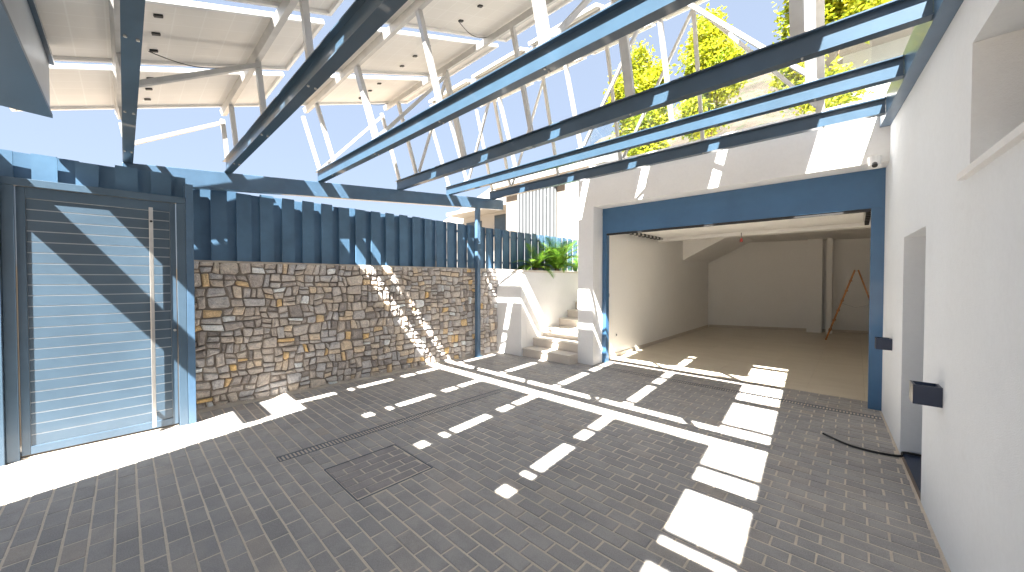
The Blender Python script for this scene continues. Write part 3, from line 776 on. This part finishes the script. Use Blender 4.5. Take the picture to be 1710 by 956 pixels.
# ================================================================== BACKGROUND HOUSES AND TREES
def q2(u, v, Y): p = at(u, v, 1, Y); return p.x, p.z
nb = empty('neighbour_house', (-14, 15, 1.68), 'white modern neighbour house with vertical louvres behind the fence', 'house')
def slabpx(name, mat, poly, Y0, Y1, parent=nb):
    pts = [q2(u, v, Y0) for u, v in poly]; n = len(pts); mb = MB()
    mb.v = [(x, Y0, z) for x, z in pts] + [(x, Y1, z) for x, z in pts]
    mb.f = [tuple(range(n)), tuple(reversed(range(n, 2 * n)))] + [(i, n + i, n + (i + 1) % n, (i + 1) % n) for i in range(n)]; mb.t = [.5] * len(mb.f)
    return mb.build(name, mat, parent)
x0, z0 = q2(845, 320, 14); x1, _ = q2(1010, 300, 14)
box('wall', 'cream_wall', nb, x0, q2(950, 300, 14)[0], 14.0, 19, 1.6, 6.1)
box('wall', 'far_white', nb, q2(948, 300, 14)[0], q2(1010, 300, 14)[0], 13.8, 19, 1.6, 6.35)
box('roof_slab', 'far_white', nb, x0 - .6, q2(1010, 300, 14)[0] + .3, 13.5, 19.5, 6.36, 7.0)
fr = box('louver_frame', 'louver', nb, q2(868, 300, 14)[0], q2(930, 300, 14)[0], 13.90, 13.999, 1.7, 6.0)
xa, xb = q2(868, 300, 14)[0], q2(930, 300, 14)[0]; n = 11
for k in range(n):
    xx = xa + (xb - xa) * (k + .2) / n; box('louver', 'louver', fr, xx, xx + (xb - xa) / n * .55, 13.76, 13.899, 1.75, 5.95)
# sloping white volume further left, with a terrace and windows
xl, xr = -21.5, x0 - .05
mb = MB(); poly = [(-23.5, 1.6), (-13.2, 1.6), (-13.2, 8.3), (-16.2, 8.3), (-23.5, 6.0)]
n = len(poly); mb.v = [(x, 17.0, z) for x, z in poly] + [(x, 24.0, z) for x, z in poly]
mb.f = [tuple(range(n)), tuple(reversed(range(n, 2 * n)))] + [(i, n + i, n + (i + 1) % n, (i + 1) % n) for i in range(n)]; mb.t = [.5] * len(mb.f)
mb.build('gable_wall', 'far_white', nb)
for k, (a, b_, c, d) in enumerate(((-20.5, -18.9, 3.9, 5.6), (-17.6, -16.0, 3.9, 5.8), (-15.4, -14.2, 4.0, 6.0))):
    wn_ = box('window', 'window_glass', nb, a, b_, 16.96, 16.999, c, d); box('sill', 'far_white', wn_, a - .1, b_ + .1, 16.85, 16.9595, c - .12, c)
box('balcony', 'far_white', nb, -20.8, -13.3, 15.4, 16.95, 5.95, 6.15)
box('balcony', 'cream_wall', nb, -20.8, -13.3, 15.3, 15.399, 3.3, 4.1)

uh = empty('upper_house', (1.6, 12.6, 3.46), 'white terrace house wall at the upper right above the garage', 'house')
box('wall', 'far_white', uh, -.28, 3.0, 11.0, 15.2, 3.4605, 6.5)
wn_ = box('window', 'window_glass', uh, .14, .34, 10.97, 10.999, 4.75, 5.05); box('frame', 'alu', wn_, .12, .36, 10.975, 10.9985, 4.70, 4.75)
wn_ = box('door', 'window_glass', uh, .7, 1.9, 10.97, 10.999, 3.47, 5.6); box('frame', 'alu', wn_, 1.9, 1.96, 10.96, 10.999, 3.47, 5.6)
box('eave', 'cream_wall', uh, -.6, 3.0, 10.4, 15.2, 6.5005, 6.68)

def tree(x, y, z, lobes, trunk_h, label, n, seed, ls=.11):
    rnd = random.Random(seed)
    o = empty('ornamental_tree', (x, y, z), label, 'tree', 'trees on the garage roof terrace')
    top = max(l[2] + l[5] * .4 for l in lobes)
    mb = MB().tube([(x, y, z), (x + .03, y, z + trunk_h * .5), (x - .02, y + .02, z + trunk_h)], .055, 9, .038)
    for l in lobes:
        mb.tube([(x - .02, y + .02, z + trunk_h * .9), ((x + l[0]) / 2, (y + l[1]) / 2, z + (trunk_h + (l[2] - z)) / 2), (l[0], l[1], l[2] + l[5] * .3)], .03, 6, .008)
    mb.build('trunk', 'bark', o)
    mb = MB(); tot = sum(l[3] * l[4] * l[5] for l in lobes)
    for l in lobes:
        k = int(n * l[3] * l[4] * l[5] / tot)
        clumps = []
        for _ in range(max(6, k // 45)):
            d = Vector((rnd.gauss(0, 1), rnd.gauss(0, 1), rnd.gauss(0, 1))).normalized() * rnd.uniform(.55, 1.0)
            clumps.append((Vector((l[0] + d.x * l[3], l[1] + d.y * l[4], l[2] + d.z * l[5])), rnd.uniform(.10, .24), rnd.uniform(0, 1)))
        for _ in range(k):
            c, r, tn = rnd.choice(clumps)
            p = c + Vector((rnd.gauss(0, 1), rnd.gauss(0, 1), rnd.gauss(0, 1))) * r * .55
            d = Vector((rnd.uniform(-1, 1), rnd.uniform(-1, 1), rnd.uniform(-.9, .4))).normalized(); s = d.cross(Vector((rnd.uniform(-1, 1), rnd.uniform(-1, 1), rnd.uniform(-1, 1)))).normalized()
            L = ls * rnd.uniform(.7, 1.3); W = L * .27; nn = d.cross(s) * W * .35
            t = max(0, min(1, tn * .6 + rnd.uniform(-.1, .45)))
            mb.face([p, p + d * L * .45 + s * W + nn, p + d * L, p + d * L * .45], t); mb.face([p, p + d * L * .45, p + d * L, p + d * L * .45 - s * W + nn], t)
    mb.build('crown', 'tree_leaf', o)
TZ = 3.46
tree(-4.35 + .2, 9.5, TZ - .0, [(-4.55, 9.5, 6.6, .55, .5, .65), (-4.0, 9.5, 6.4, .5, .45, .75), (-4.3, 9.5, 7.3, .35, .35, .4), (-4.2, 9.6, 5.6, .7, .5, .6), (-4.1, 9.5, 4.9, .5, .45, .45)], 1.3, 'yellow green leafy tree leftmost on the garage roof terrace', 12500, 11)
tree(-2.55, 9.5, TZ, [(-2.65, 9.5, 6.75, .42, .4, .7), (-2.3, 9.5, 6.3, .42, .4, .55), (-2.75, 9.5, 5.5, .38, .4, .55), (-2.6, 9.5, 7.5, .25, .25, .25)], 1.4, 'tall yellow green tree in the middle of the roof terrace trees', 12500, 12)
tree(-.65, 9.6, TZ, [(-.85, 9.6, 6.6, .42, .4, .5), (-.1, 9.6, 6.7, .45, .4, .45), (-.95, 9.6, 5.7, .35, .4, .5), (-.5, 9.6, 7.3, .7, .5, .5), (-.5, 9.6, 5.2, .45, .4, .4)], 1.2, 'yellow green tree rightmost on the terrace beside the upper house', 12500, 13)
